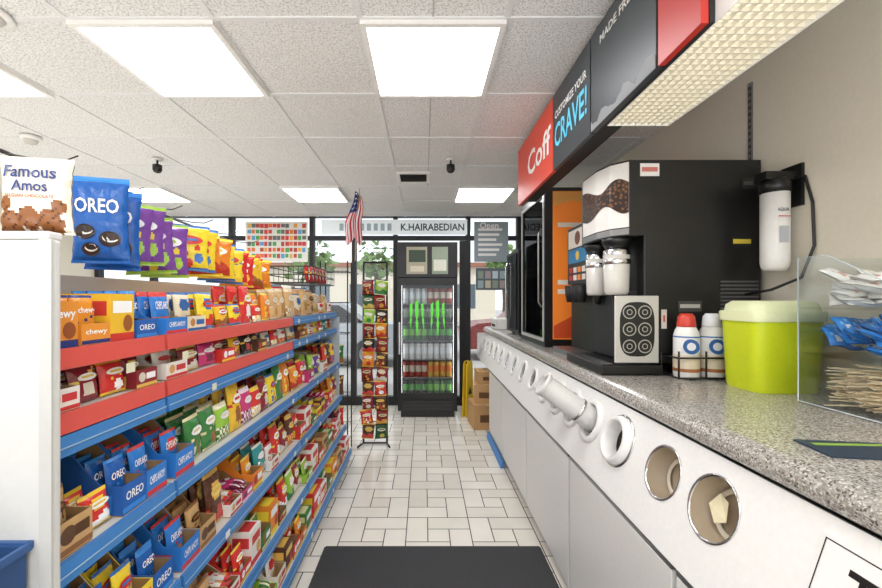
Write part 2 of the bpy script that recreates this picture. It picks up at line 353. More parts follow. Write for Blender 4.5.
def pillow(key,w,h,t,style=0,mtf=foil,logo=True,nu=14,nv=16):
    ck=('p',key,round(w,3),round(h,3),round(t,3),style,nu)
    if ck in PC: return PC[ck]
    _,b,bd,ac,tx,tc=DES[key]; mb=MB()
    B,BD,AC,TC=mtf(b),mtf(bd),mtf(ac),mtf(tc)
    def th(u,v):
        a=max(0,1-abs(u)**3); c=max(0,1-abs(v*1.08)**5)
        wr=1+.14*math.sin(u*11+v*5)*abs(v)+.12*math.sin(v*14-u*4)*abs(u)
        return t/2*(a**.6)*(c**.7)*wr+.0012
    def xy(u,v): return u*w/2*(1-.10*max(0,1-v*v)+.012*math.sin(v*17)), h/2+v*h/2
    def pat(u,v):
        if style==0:
            if abs(v)>.86: return BD
            if v<-.15 and (u-.15)**2+((v+.5)*1.3)**2<.16: return AC
            if -.05<v-.2*u<.0: return BD
            return B
        if style==1:
            if v>.35+.4*u: return BD if v<.5+.4*u else B
            if (u*.9)**2+((v+.35)*1.2)**2<.2: return AC
            return B
        if style==2:
            if abs(v)>.88: return BD
            if v<-.35+.15*math.sin(u*4): return AC
            if u*u*.9+(v-.3)**2*2.2<.28: return BD
            return B
        if style==4:
            for (a,c,r) in ((-.6,-.75,.34),(-.05,-.62,.3),(.5,-.72,.34),(.75,-.3,.2),(-.75,-.25,.18)):
                if (u-a)**2+(v-c)**2<r*r: return AC if (int(u*23)*7+int(v*29)*5)%6 else mtf('5a3218')
            return B
        if style==5:
            if abs(v)>.9: return BD
            for (a,c,r,q) in ((-.5,-.55,.22,0),(.1,-.7,.2,1),(.55,-.45,.22,0),(-.1,-.3,.16,1),(.5,-.02,.14,1),(-.6,-.08,.14,0)):
                if (u-a)**2+(v-c)**2<r*r: return AC if q else BD
            return B
        if style==6: return BD if v>.9 else B
        if v<-.3: return AC if (int((u+1)*6)+int((v+1)*9))%2 else BD
        if v>.75: return BD
        return B
    for side in (-1,1):
        vs=[]
        for j in range(nv+1):
            for i in range(nu+1):
                u=-1+2*i/nu; v=-1+2*j/nv; x,z=xy(u,v)
                vs.append((x,side*th(u,v),z))
        for j in range(nv):
            for i in range(nu):
                q=(j*(nu+1)+i,j*(nu+1)+i+1,(j+1)*(nu+1)+i+1,(j+1)*(nu+1)+i)
                uc=-1+2*(i+.5)/nu; vc=-1+2*(j+.5)/nv
                mb.f.append(tuple(a+len(mb.v) for a in (q if side<0 else q[::-1]))); mb.mi.append(mb.m(pat(uc,vc) if side<0 else B)); mb.sm.append(abs(vc)<.9)
        mb.v+=vs
    def surf(cx,cz,e=.0028):
        def fn(x,y):
            X=x+cx; Z=y+cz; u=max(-1,min(1,X/(w/2))); v=max(-1,min(1,(Z-h/2)/(h/2)))
            return (X,-th(u,v)-e,Z)
        return fn
    def ell(cx,cz,rx,rz,m,e=.0028):
        fn=surf(cx,cz,e); n=20; mb.add([fn(math.cos(2*PI*i/n)*rx,math.sin(2*PI*i/n)*rz) for i in range(n)],[tuple(range(n))],m)
    if key=='amos':
        mb.text('Famous',(0,0,0),(1,0,0),(0,0,1),w*.66,TC,H=h*.16,fn=surf(0,h*.78)); mb.text('Amos',(0,0,0),(1,0,0),(0,0,1),w*.46,TC,H=h*.14,fn=surf(0,h*.60))
        mb.text('BELGIAN CHOCOLATE',(0,0,0),(1,0,0),(0,0,1),w*.62,mtf('a8582a'),H=h*.045,fn=surf(0,h*.47))
    elif logo and tx:
        mb.text(tx,(0,0,0),(1,0,0),(0,0,1),w*.72,TC,H=min(h*.22,w*.28),fn=surf(0,h*.66))
        if style==6:
            for cx,cz,r in ((-.2,.36,.17),(.2,.28,.18),(-.12,.16,.15)):
                ell(w*cx,h*cz,w*r,w*r*.85,AC,.0034); ell(w*cx+.002,h*cz+.004,w*r*.72,w*r*.5,mtf('f2efe8'),.0042); ell(w*cx+.003,h*cz+.008,w*r*.7,w*r*.46,AC,.0048)
    elif logo:
        ell(0,h*.66,w*.34,h*.1,TC)
        fn=surf(0,h*.66)
        mb.add([tuple(Vector(fn(a,b))+Vector((0,-.001,0))) for a,b in ((-w*.22,-h*.03),(w*.22,-h*.015),(w*.2,h*.04),(-w*.22,h*.03))],[(0,1,2,3)],BD)
    me=mb.mesh('pack'); PC[ck]=me; return me
def carton_mesh(key,w,d,hf,hb):
    ck=('c',key,round(w,3),round(d,3),hf,hb)
    if ck in PC: return PC[ck]
    _,b,bd,ac,tx,tc=DES[key]; mb=MB(); B=card(b); I=card('a88458'); k=.003
    mb.box(-w/2,w/2,0,d,0,k,I)
    mb.box(-w/2,w/2,0,k,k,hf,B); mb.box(-w/2,w/2,d-k,d,k,hb,I)
    mb.quad((-w/2+k,k+.0004,k),(w/2-k,k+.0004,k),(w/2-k,k+.0004,hf),(-w/2+k,k+.0004,hf),I)
    for s in (-1,1):
        x0=-w/2 if s<0 else w/2-k
        mb.prism([(k,k),(d-k,k),(d-k,hb),(d*.45,hb),(d*.2,hf),(k,hf)],'x',x0,x0+k,B)
        xi=x0+k+.0004 if s<0 else x0-.0004
        mb.add([(xi,k,k),(xi,d-k,k),(xi,d-k,hb),(xi,d*.45,hb),(xi,d*.2,hf),(xi,k,hf)],[(0,1,2,3,4,5)],I)
    mb.quad((-w/2,-.0006,hf*.08),(w/2,-.0006,hf*.08),(w/2,-.0006,hf*.25),(-w/2,-.0006,hf*.25),card(bd))
    if tx: mb.text(tx,(0,-.001,hf*.6),(1,0,0),(0,0,1),w*.75,card(tc),H=hf*.3)
    else:
        mb.disc((-w*.25,-.001,hf*.6),(0,-1,0),hf*.26,card(ac),16,ex=(1,0,0)); mb.quad((-w*.05,-.001,hf*.45),(w*.4,-.001,hf*.45),(w*.4,-.001,hf*.78),(-w*.05,-.001,hf*.78),card(tc))
    xs=-w/2-.0006
    mb.quad((xs,d*.1,hf*.15),(xs,d*.8,hf*.15),(xs,d*.8,hf*.7),(xs,d*.1,hf*.7),card(bd))
    PC[ck]=mb.mesh('display_carton'); return PC[ck]
def box_mesh(key,w,d,h):
    ck=('b',key,round(w,3),d,h)
    if ck in PC: return PC[ck]
    _,b,bd,ac,tx,tc=DES[key]; mb=MB(); mb.box(-w/2,w/2,0,d,0,h,card(b))
    e=.0006
    mb.quad((-w/2,-e,0),(w/2,-e,0),(w/2,-e,h*.18),(-w/2,-e,h*.18),card(bd))
    mb.disc((w*.22,-e*2,h*.38),(0,-1,0),w*.2,card(ac),18,ex=(1,0,0),ry=h*.18)
    if tx: mb.text(tx,(0,-e*2,h*.72),(1,0,0),(0,0,1),w*.82,card(tc),H=h*.25)
    else: mb.quad((-w*.4,-e,h*.6),(w*.4,-e,h*.6),(w*.4,-e,h*.85),(-w*.4,-e,h*.85),card(tc))
    for xs in (-w/2-e,):
        mb.quad((xs,d*.1,h*.55),(xs,d*.9,h*.55),(xs,d*.9,h*.85),(xs,d*.1,h*.85),card(bd)); mb.quad((xs,d*.2,h*.12),(xs,d*.8,h*.12),(xs,d*.8,h*.35),(xs,d*.2,h*.35),card(tc))
    mb.quad((-w*.4,d*.15,h+e),(w*.4,d*.15,h+e),(w*.4,d*.7,h+e),(-w*.4,d*.7,h+e),card(bd))
    PC[ck]=mb.mesh('snack_box'); return PC[ck]
ORD=['first','second','third','fourth','fifth','sixth','seventh','eighth','ninth','tenth','eleventh','twelfth']
def slot(bay,shn,idx,z,xf,yc,w,key,kind,rr):
    col=DES[key][0]; where='%s shelf, %s bay, %s row from near'%(shn,bay,ORD[idx])
    xf=xf-.006; R=PI/2; z=z+.0008
    grp='%s packs, %s shelf, %s bay, row %s'%(col,shn,bay,ORD[idx])
    J=lambda a: rr.uniform(-a,a)
    cap={'top':.25,'second':.105,'third':.235,'fourth':.25,'fifth':.185,'bottom':.165}[shn]
    if kind in 'ctC':
        d=.30; hf,hb={'c':(.055,.105),'t':(.05,.10),'C':(.08,.16)}[kind]
        if kind=='C' and shn in('top','second'): hf,hb=.055,.105
        if kind=='C' and shn=='bottom': hf,hb=.07,.13
        inst('display_carton',carton_mesh(key,w-.005,d,hf,hb),(xf,yc,z),(0,0,R),'%s open carton, %s'%(col,where),'display carton')
        if kind in 'cC':
            hh=min({'c':.12,'C':.135}[kind],cap-.016)
            n=5 if kind=='c' else 4
            me=pillow(key,w-.022,hh,.024,rr.choice((0,1,2,3,5)))
            for k in range(n):
                inst('snack_packet',me,(xf-.03-k*.042-(.02 if kind=='C' else 0),yc+J(.001),z+.006),(-.12+J(.03),J(.02),R+J(.02)),'%s packet in its carton, %s'%(col,where),'snack packet',grp)
        else:
            me=pillow(key,(w-.02)/2-.004,.115,.022,rr.randrange(4),nu=8,nv=8)
            for c2 in (-1,1):
                for lay in range(3):
                    inst('snack_bar',me,(xf-.13+.105+J(.004),yc+c2*(w-.02)/4,z+.016+lay*.023),(-PI/2,0,R),'%s bar flat in its carton, %s'%(col,where),'snack bar',grp)
                    inst('snack_bar',me,(xf-.26+.105+J(.004),yc+c2*(w-.02)/4,z+.016+lay*.023),(-PI/2,0,R),'%s bar flat in its carton, %s'%(col,where),'snack bar',grp)
    elif kind=='p':
        hh=min(.14+rr.uniform(0,.07),cap-.02); me=pillow(key,w-.008,hh,.04,rr.choice((0,1,2,3,5)))
        for k in range(3): inst('snack_pouch',me,(xf-.035-k*.058,yc+J(.002),z+.003),(-.12+J(.04),J(.03),R+J(.05)),'%s pouch, %s'%(col,where),'snack pouch',grp)
    elif kind=='b':
        hh=min(.11+rr.choice((0,.02,.04)),cap-.008); me=box_mesh(key,w-.006,.09,hh)
        for k in range(2): inst('snack_box',me,(xf-.004-k*.094,yc,z),(0,0,R),'%s boxed snack, %s'%(col,where),'snack box',grp)
    elif kind=='s':
        me=pillow(key,w-.008,.088+rr.uniform(0,.008),.03,rr.choice((0,1,2,3,5)),nu=10,nv=12)
        for k in range(4): inst('snack_packet',me,(xf-.03-k*.055,yc+J(.002),z+.003),(-.16+J(.05),J(.03),R+J(.06)),'%s small packet, %s'%(col,where),'snack packet',grp)
def S(s): return [tuple(x.split(':')) for x in s.split()]
LAY={
('nearest','top'):S('chewy:b chewy:c nutter:b oreo:C'),
('nearest','second'):S('white:C maroon:s red:s maroon:C'),
('nearest','third'):S('tan:C red:s oreo:C ahoy:C'),
('nearest','fourth'):S('tan:C cream:C yellow:C oreo:C'),
('nearest','fifth'):S('tan:C chewy:b green:C red:t'),
('nearest','bottom'):S('red:C green:b tan:C orange:b'),
('middle','top'):S('ahoy:C cream:C yellow:p nutter:s yellow:s red:p red:s orange:p bread:p bread:p'),
('middle','second'):S('white:C maroon:s pink:s red:C nutter:s black:s brown:C cream:s red:s white:s'),
('middle','third'):S('ahoy:C green:p green:p lime:p nutter:p pink:p red:p maroon:p yellow:p green:p orange:p'),
('middle','fourth'):S('ahoy:C tan:C brown:p white:t pink:t orange:C teal:p white:c red:p maroon:p brown:p'),
('middle','fifth'):S('green:t tan:C white:t red:c white:b green:C orange:b brown:c red:p lime:p maroon:p'),
('middle','bottom'):S('green:C orange:b tan:C red:b lime:t white:C brown:b red:C orange:c green:b'),
('farthest','top'):S('bread:p cream:p bread:p tan:p bread:p white:s bread:p white:s'),
('farthest','second'):S('cream:s brown:c orange:s white:s yellow:s red:s teal:s maroon:s'),
('farthest','third'):S('orange:p red:p pink:C lime:p purple:p white:C red:p brown:p yellow:p'),
('farthest','fourth'):S('red:C white:b green:c yellow:C brown:b pink:c red:b orange:p maroon:p'),
('farthest','fifth'):S('lime:c white:b red:C tan:b green:b red:c white:b maroon:p'),
('farthest','bottom'):S('red:b white:b green:C orange:b tan:b red:c white:b'),
}
for y0,y1,nm in BAYS:
    for shn,z,xf,cl in SH:
        L=LAY[(nm,shn)]; ys=.87 if nm=='nearest' else y0+.02; ye=y1-.01; w=(ye-ys)/len(L)
        rr=random.Random(len(nm)*31+int(z*100))
        for i,(k,kind) in enumerate(L): slot(nm,shn,i,z,xf,ys+w*(i+.5),w,k,kind,rr)

# ------------------------------------------------------------------ hanging bags above gondola
t=thing('hanging_rail','black wire rail with hooks above the snack shelving','rail',(0,0,0))
MB().tube([(-1.2,1.10,1.90),(-1.2,2.46,1.84)],.006,BLACK).obj('rail',t)
for y in (1.29,2.44): MB().box(-1.205,-1.195,y-.006,y+.006,1.602,1.895 if y<2 else 1.84,BLACK).obj('post',t)
for i,(y,z) in enumerate(((1.14,1.905),(1.40,1.89),(1.62,1.88),(1.85,1.87),(2.1,1.86),(2.35,1.85))):
    MB().tube([(-1.2,y,z-.01),(-1.06,y-.02,z-.04),(-1.0,y-.03,z-.045),(-.96,y-.03,z-.03)],.0022,BLACK,6).obj('hook',t)
rr=random.Random(11)
def hang(key,w,h,t_,x,y,ztop,rz,lb,cat='snack bag',grp=None,style=0,name='snack_bag'):
    me=pillow(key,w,h,t_,style,nu=28,nv=32)
    return inst(name,me,(x+rr.uniform(-.008,.008),y,ztop-h+rr.uniform(-.012,.008)),(rr.uniform(-.05,.05),rr.uniform(-.08,.08),rz+rr.uniform(-.09,.09)),lb,cat,grp)
for i in range(2): hang('oreo',.150,.255,.05,-.965-.035*i,1.20+.085*i,1.84-.006*i,.32,'deep blue cookie bag hanging at the near end of the rail','cookie bag','blue cookie bags',6)
for i in range(4): hang('takis',.165,.215,.048,-1.03,1.375+.075*i,1.82-.010*i,.55,'purple foil chip bag hanging beside the blue cookie bags','chip bag','purple chip bags',5)
for j,(k,n,lb) in enumerate((('yellow',2,'yellow and blue candy bag hanging next to the purple bags'),('orange',2,'orange candy bag hanging after the yellow and blue bags'),('yellow',2,'yellow candy bag hanging between the orange and red bags'),('red',2,'red and yellow candy bag hanging near the far end of the rail'),('nutter',2,'golden yellow bag hanging second last on the rail'),('orange',2,'orange bag hanging last on the far end of the rail'))):
    for i in range(n): hang(k,.17,.19-.004*j,.045,-1.0,1.68+(j*2+i)*.066,1.79-.008*(j*2+i),.6,lb,'candy bag','hanging '+DES[k][0]+' bags row %s'%ORD[j],(5,2,0)[j%3])
for j,k in enumerate(('nutter','bread','white','orange','bread','cream')):
    hang(k,.15,.20,.05,-1.12,2.60+j*.19,1.361+.216,1.0,'%s chip bag at back of far top shelf, %s from near'%(DES[k][0],ORD[j]),'chip bag',None,j%3)
t=thing('wire_basket','black wire basket with small red packs on top of the farthest bay','basket',(-1.18,2.95,1.605))
f=MB()
for z in (.0,.06,.12):
    f.tube([(0,0,z),(.36,0,z),(.36,.7,z),(0,.7,z),(0,0,z)],.004,BLACK,6)
for i in range(11): f.tube([(.036*i,0,.12),(.036*i,0,0),(.036*i,.7,0),(.036*i,.7,.12)],.0022,BLACK,5)
for i in range(15): f.tube([(.36,.05*i,0),(.36,.05*i,.12)],.0022,BLACK,5)
f.obj('wire_frame',t)
for i in range(6): inst('snack_packet',pillow('red',.09,.13,.03,1,nu=8,nv=8),(-.88,3.03+.105*i,1.612),(-.1,0,PI/2),'red packet standing in the black wire basket','snack packet','red packets in the wire basket')

# ------------------------------------------------------------------ white end cabinet, bag on it, bin
t=thing('end_cabinet','white metal end cabinet at the left edge below the cookie bag','cabinet',(0,.8,0))
MB().box(-1.25,-.742,0,.02,0.001,1.597,mat('d2d2d0',.4)).obj('front_panel',t,.006)
MB().box(-1.25,-.748,-.004,.03,1.597,1.613,mat('dadad8',.4)).obj('top_cap',t,.004)
MB().box(-.765,-.740,-.006,-.001,0.001,1.597,mat('c2c2c0',.4)).obj('edge_strip',t)
inst('cookie_bag',pillow('amos',.140,.165,.045,4,nu=28,nv=32),(-.832,.862,1.616),(0,0,.2),'cream white cookie bag standing on top of the white end cabinet','cookie bag')
t=thing('storage_bin','navy blue plastic bin hooked on the white end cabinet','bin',(-.915,.70,.79))
NB=mat('2a4c7c',.5)
f=MB()
for a,b,c,d in ((-.13,-.125,-.09,.09),(.125,.13,-.09,.09)): f.box(a,b,c,d,0,.2,NB)
f.box(-.125,.125,-.09,-.085,0,.2,NB); f.box(-.125,.125,.085,.09,0,.2,NB); f.box(-.125,.125,-.085,.085,0,.005,NB); f.obj('body',t)
f=MB(); 
f.box(-.135,.135,-.098,-.09,.19,.205,mat('33598f',.5)).box(-.135,.135,.09,.0995,.19,.205,mat('33598f',.5)).box(-.138,-.13,-.098,.094,.19,.205,mat('33598f',.5)).box(.13,.138,-.098,.094,.19,.205,mat('33598f',.5)); f.obj('rim',t)
inst('folded_cloth',MB().lathe([(.1,.0),(.11,.06),(.10,.13),(.07,.16),(.03,.175),(0,.17)],(0,0,0),mat('1c2b4a',.9,0,.4,30,.2)).mesh('folded_cloth'),(-.915,.70,.797),(0,0,0),'crumpled dark blue cloth lying in the navy bin','cloth')
bpy.data.objects['folded_cloth'].scale=(1,.72,1)

# ------------------------------------------------------------------ chip rack with flag
t=thing('clip_rack','black wire floor rack hung with chip bags at the end of the shelving','rack',(-.50,4.10,0))
f=MB()
for x in (-.12,.12): f.tube([(x,0,.005),(x,0,1.86)],.011,BLACK)
f.tube([(-.12,0,1.86),(.12,0,1.86)],.011,BLACK); f.obj('frame',t)
MB().tube([(-.16,-.12,.012),(-.12,0,.012),(.12,0,.012),(.16,-.12,.012)],.009,BLACK).obj('foot',t)
rk=['darkred','darkgreen','lime','darkred','black','orange','darkred','brown','maroon','red','brown']
rr=random.Random(4)
for r in range(11):
    z=1.68-r*.145
    MB().tube([(-.12,0,z),(.12,0,z)],.005,BLACK,6).obj('crossbar',t)
    for c in range(2):
        k=rk[(r+c*2)%11]
        inst('chip_bag',pillow(k,.125,.15,.045,(5,2,0)[(r+c)%3]),(-.565+c*.13+rr.uniform(-.006,.006),4.04,z-.155),(rr.uniform(-.1,.02),rr.uniform(-.14,.14),rr.uniform(-.3,.4)),'%s chip bag clipped %s on the %s level down of the rack'%(DES[k][0],('left','right')[c],ORD[r]),'chip bag')
t=thing('wire_tower','black wire tower standing between shelving end and chip rack','rack',(-.86,3.92,0))
f=MB()
for x in (-.13,.13):
    for y in (-.1,.1): f.tube([(x,y,.002),(x,y,1.85)],.007,BLACK,6)
f.obj('post',t)
for i in range(6):
    z=.25+i*.3; f=MB(); f.tube([(-.13,-.1,z),(.13,-.1,z),(.13,.1,z),(-.13,.1,z),(-.13,-.1,z)],.004,BLACK,6)
    for k in range(6): f.tube([(-.1+k*.04,-.1,z),(-.1+k*.04,.1,z)],.002,BLACK,5)
    f.obj('shelf',t)
    if i<3:
        k=['red','brown','green'][i]
        inst('snack_pouch',pillow(k,.17,.19,.05,i%3),(-.86,3.87,z+.006),(0,0,.2),'%s pouch on the %s level up of the wire tower'%(DES[k][0],ORD[i]),'snack pouch')
t=thing('small_flag','small stars and stripes flag hanging on a stick above the wire rack','flag',(-.67,3.95,1.86))
MB().tube([(-.01,0,0),(.0,0,.35),(.035,0,.72)],.005,mat('c9a86a',.5),6).obj('stick',t)
f=MB(); NS=13
def fl(a,b):
    wd=.06+.11*min(1,b*1.6)
    x=.03-.11*b*.4 + (a-.62)*wd + .012*math.sin(b*8)
    return (x,-.012+.03*math.sin(a*14+b*2),.69-.50*b-.05*a*(1-b)-.04*math.sin(a*9)*b)
for s in range(NS):
    for q in range(10):
        a0,a1=s/NS,(s+1)/NS; b0,b1=q/10,(q+1)/10
        col=mat('c83040',.7) if s%2==0 else mat('f4f4f4',.7)
        if s<7 and q<4: col=mat('2f4388',.7)
        f.add([fl(a0,b0),fl(a1,b0),fl(a1,b1),fl(a0,b1)],[(0,1,2,3)],col,True)
for i in range(4):
    for j in range(4):
        p=Vector(fl(.05+.13*i,.04+.095*j))+Vector((0,-.005,0)); f.disc(p,(0,-1,0),.006,mat('f4f4f4',.7),5,ex=(1,0,0))
f.obj('cloth',t)

# ------------------------------------------------------------------ cooler
cx0,cx1=-.33,.42; cw=cx1-cx0; cy=5.0
t=thing('drinks_cooler','tall black glass door drinks cooler at the end of the aisle','cooler',(0,cy,0))
f=MB(); f.box(cx0,cx0+.03,.03,.52,.08,1.76,BLK2).box(cx1-.03,cx1,.03,.52,.08,1.76,BLK2).box(cx0+.03,cx1-.03,.03,.52,1.70,1.76,BLK2).box(cx0+.03,cx1-.03,.03,.52,.22,.26,BLK2).box(cx0+.03,cx1-.03,.48,.52,.26,1.70,mat('2a2c2c',.5)); f.obj('cabinet',t)
MB().box(cx0,cx1,.01,.52,1.762,2.2,BLACK).obj('header_box',t)
MB().box(cx0+.04,cx1-.04,.04,.5,0.001,.08,BLACK).obj('base',t)
f=MB().box(cx0+.03,cx1-.03,.03,.05,.08,.22,BLACK)
for i in range(7): f.box(cx0+.06,cx1-.06,.02,.03,.095+i*.017,.101+i*.017,mat('4a4a4a',.5))
f.obj('grille',t)
d=MB(); d.box(cx0+.005,cx0+.05,0,.028,.24,1.75,BLACK).box(cx1-.05,cx1-.005,0,.028,.24,1.75,BLACK).box(cx0+.05,cx1-.05,0,.028,1.66,1.75,BLACK).box(cx0+.05,cx1-.05,0,.028,.24,.31,BLACK)
door=d.obj('door',t); MB().box(cx0+.05,cx1-.05,.012,.016,.31,1.66,GLASS).obj('glass',door); MB().box(cx0+.015,cx0+.035,-.03,-.001,.8,1.2,CHROME).obj('handle',door)
GR=mat('58cc38',.4,emis=.45)  # glow put into the decal green to make it stand out brighter
def claw(mb,x,zt):
    for k,(dx,l,z0) in enumerate(((-.070,.32,.0),(0,.44,.03),(.070,.32,.0))):
        x0=x+dx; b=.017+.005*(k==1); z1=zt+z0; s=(-1,0,1)[k]*.014
        pts=[(x0-b,z1),(x0+b*.8,z1+.03),(x0+b,z1-l*.35),(x0+b*.4+s*.3,z1-l*.5),(x0+b*.9+s*.4,z1-l*.6),(x0+.004+s,z1-l),(x0-b*.7+s*.4,z1-l*.62),(x0-b*.3+s*.3,z1-l*.5),(x0-b*.9,z1-l*.38)]
        mb.add([(p[0],.009,p[1]) for p in pts],[tuple(range(9))],GR)
f=MB(); claw(f,-.09,1.42); claw(f,.17,1.42); f.obj('claw_decal',door)
f=MB().box(-.22,.0+.04,.002,.01,1.80,2.14,mat('a8a08c',.5)).box(.1,.3,.002,.01,1.80,2.14,mat('8f9a86',.5)).box(-.19,.02,-.001,.002,1.95,2.1,mat('3a4a3a',.5)).box(.12,.28,-.001,.002,1.84,1.98,mat('d8d8c8',.5)).box(-.17,.0,-.001,.002,1.83,1.9,mat('d0c8b0',.5)); f.obj('header_poster',t)
f=MB().box(cx0+.04,cx0+.05,.05,.06,.3,1.68,mat('ffffff',.5,emis=7)).box(cx1-.05,cx1-.04,.05,.06,.3,1.68,mat('ffffff',.5,emis=7)); f.obj('light_strip',t)
zs=[.27,.50,.73,.96,1.19,1.43]
for z in zs[1:]:
    MB().box(cx0+.052,cx1-.052,.05,.47,z-.01,z-.004,mat('8a8a8a',.4)).obj('shelf',t)
def can_mesh(c,c2,h=.20,r=.038):
    return MB().lathe([(0,0),(r*.8,0),(r,.012),(r,h*.35)],(0,0,0),mat(c,.3,.3),14).lathe([(r,h*.35),(r,h*.75)],(0,0,0),mat(c2,.3,.3),14).lathe([(r,h*.75),(r,h-.015),(r*.75,h),(0,h)],(0,0,0),mat(c,.3,.3),14).mesh('drink_can')
CN=[can_mesh('1c1c1c','4aa040'),can_mesh('c8c8c8','d8dce0'),can_mesh('2f6a32','7ac050'),can_mesh('1f3f70','4a80b0'),can_mesh('d8a848','e08040'),can_mesh('242424','6a7a62'),can_mesh('a03a2a','d8c8b8')]
cl=['black and green','silver white','green','blue','golden orange','black and sage','red and cream']
for i,z in enumerate(zs):
    for j in range(8):
        k=[0,6,1,2,5,1][i] if j<4 else [2,4,1,0,5,6][i]
        x=cx0+.10+j*.0785
        inst('drink_can',CN[k],(x,cy+.10,z-.0035 if i else z-.0095),(0,0,0),'%s drink can, %s cooler shelf up, %s half'%(cl[k],ORD[i],'left' if j<4 else 'right'),'drink can','%s cans shelf %s %s'%(cl[k],ORD[i],'left' if j<4 else 'right'))

# floor things at the far right
def cbox(x,y,z,w,d,h,rz,lb):
    t=thing('cardboard_box',lb,'cardboard box',(x,y,z),rz)
    MB().box(-w/2,w/2,-d/2,d/2,0,h,KRAFT).obj('body',t); MB().box(-.025,.025,-d/2-.001,d/2+.001,h,h+.001,mat('d8c49a',.4)).obj('tape',t)
    f=MB().box(-w*.3,w*.2,-d/2-.002,-d/2,h*.3,h*.6,mat('6a4a2a',.8)); f.obj('print',t)
cbox(.72,4.72,0.001,.34,.36,.28,.1,'cardboard box on the floor beyond the cabinets, bottom of the stack')
cbox(.74,4.74,.283,.30,.32,.22,-.12,'middle cardboard box of the stack beyond the cabinets')
cbox(.75,4.75,.505,.26,.28,.14,.05,'small cardboard box on top of the stack beyond the cabinets')
t=thing('caution_sign','thin yellow folding floor sign standing beside the cooler','floor sign',(.56,5.1,0.001),.95)
YEL=mat('ecc822',.45)
MB().prism([(-.10,0),(.10,0),(.07,.66),(.04,.70),(-.04,.70),(-.07,.66)],'y',-.03,-.018,YEL).obj('front_leaf',t); MB().prism([(-.10,0),(.10,0),(.07,.66),(.04,.70),(-.04,.70),(-.07,.66)],'y',.018,.03,YEL).obj('rear_leaf',t)
MB().box(-.03,.03,-.016,.016,.66,.69,BLACK).obj('hinge',t)
MB().prism([(-.05,.28),(.05,.28),(0,.38)],'y',-.0325,-.0305,BLACK).obj('warning_mark',t)
tag(MB().prism([(.67,.001),(.70,.001),(.70,.06),(.685,.06)],'y',3.5,4.3,BLUE).obj('kick_rail'),'blue low rail along the foot of the far counter cabinets','rail')

# ------------------------------------------------------------------ counter
XC=.708
cabs=[(.3,1.13),(1.14,1.95),(1.96,2.77),(2.78,3.59),(3.6,4.35)]
nms=['nearest','second','third','fourth','last']
for (a,b),n in zip(cabs,nms):
    t=thing('base_cabinet','%s white cabinet under the cup dispenser panel counting from the camera'%n,'cabinet',(XC,a,0)); W=b-a
    MB().box(.022,.85,.0,W,.06,.715,mat('a8a7a4',.5)).obj('body',t); MB().box(.04,.85,0,W,0.001,.06,mat('6a6866',.6)).obj('plinth',t)
    MB().box(0,.02,.006,W-.006,.065,.70,CAB).obj('door',t,.003)
    MB().box(.0,.02,.006,W-.006,.703,.715,STEEL).obj('edge_strip',t)
u=Vector((.112,0,.325)).normalized(); nrm=Vector((-u.z,0,u.x)); o0=Vector((XC,0,.72))
holes=[(1.075,.085,'o'),(1.30,.083,'o'),(1.59,.078,'f'),(1.85,.078,'s'),(2.07,.080,'g'),(2.30,.080,'g'),(2.55,.078,'g')]
yy=2.84
while yy<5.2: holes.append((yy,.068,'k')); yy+=.29
pl=MB(); a=o0; b=o0+u*.342; k=nrm*-.015; Yn,Yf=.3,5.35
vs=[]
for y in (Yn,Yf):
    for p in (a,b,b+k,a+k): vs.append((p.x,y,p.z))
pl.add(vs,[(3,2,1,0),(4,5,6,7),(0,1,5,4),(1,2,6,5),(2,3,7,6),(3,0,4,7)],WHITE)
t=thing('cup_dispenser_panel','long sloping white panel with round cup dispenser holes under the granite top','dispenser panel',(0,0,0))
po=pl.obj('panel',t)
ct=MB()
def hc(y,at=.207): return o0+u*at+Vector((0,y,0))
for y,r,kd in holes: c=hc(y); ct.cyl(c-nrm*.05,c+nrm*.05,r,WHITE,seg=32)
co=ct.obj('cutter'); bm_=po.modifiers.new('b','BOOLEAN'); bm_.object=co; bm_.operation='DIFFERENCE'; bm_.solver='EXACT'
dg=bpy.context.evaluated_depsgraph_get(); dg.update(); me=bpy.data.meshes.new_from_object(po.evaluated_get(dg)); po.modifiers.clear(); po.data=me
bpy.data.objects.remove(co)
f=MB().box(XC+.002,1.6,Yf-.02,Yf,.72,1.04,WHITE).box(XC+.002,1.6,Yn,Yn+.02,.72,1.04,WHITE).box(XC+.05,1.6,4.37,Yf-.02,.68,.718,WHITE); f.obj('end_panel',t)
DARK=mat('4a443e',.7); WARM=mat('a8977f',.4)
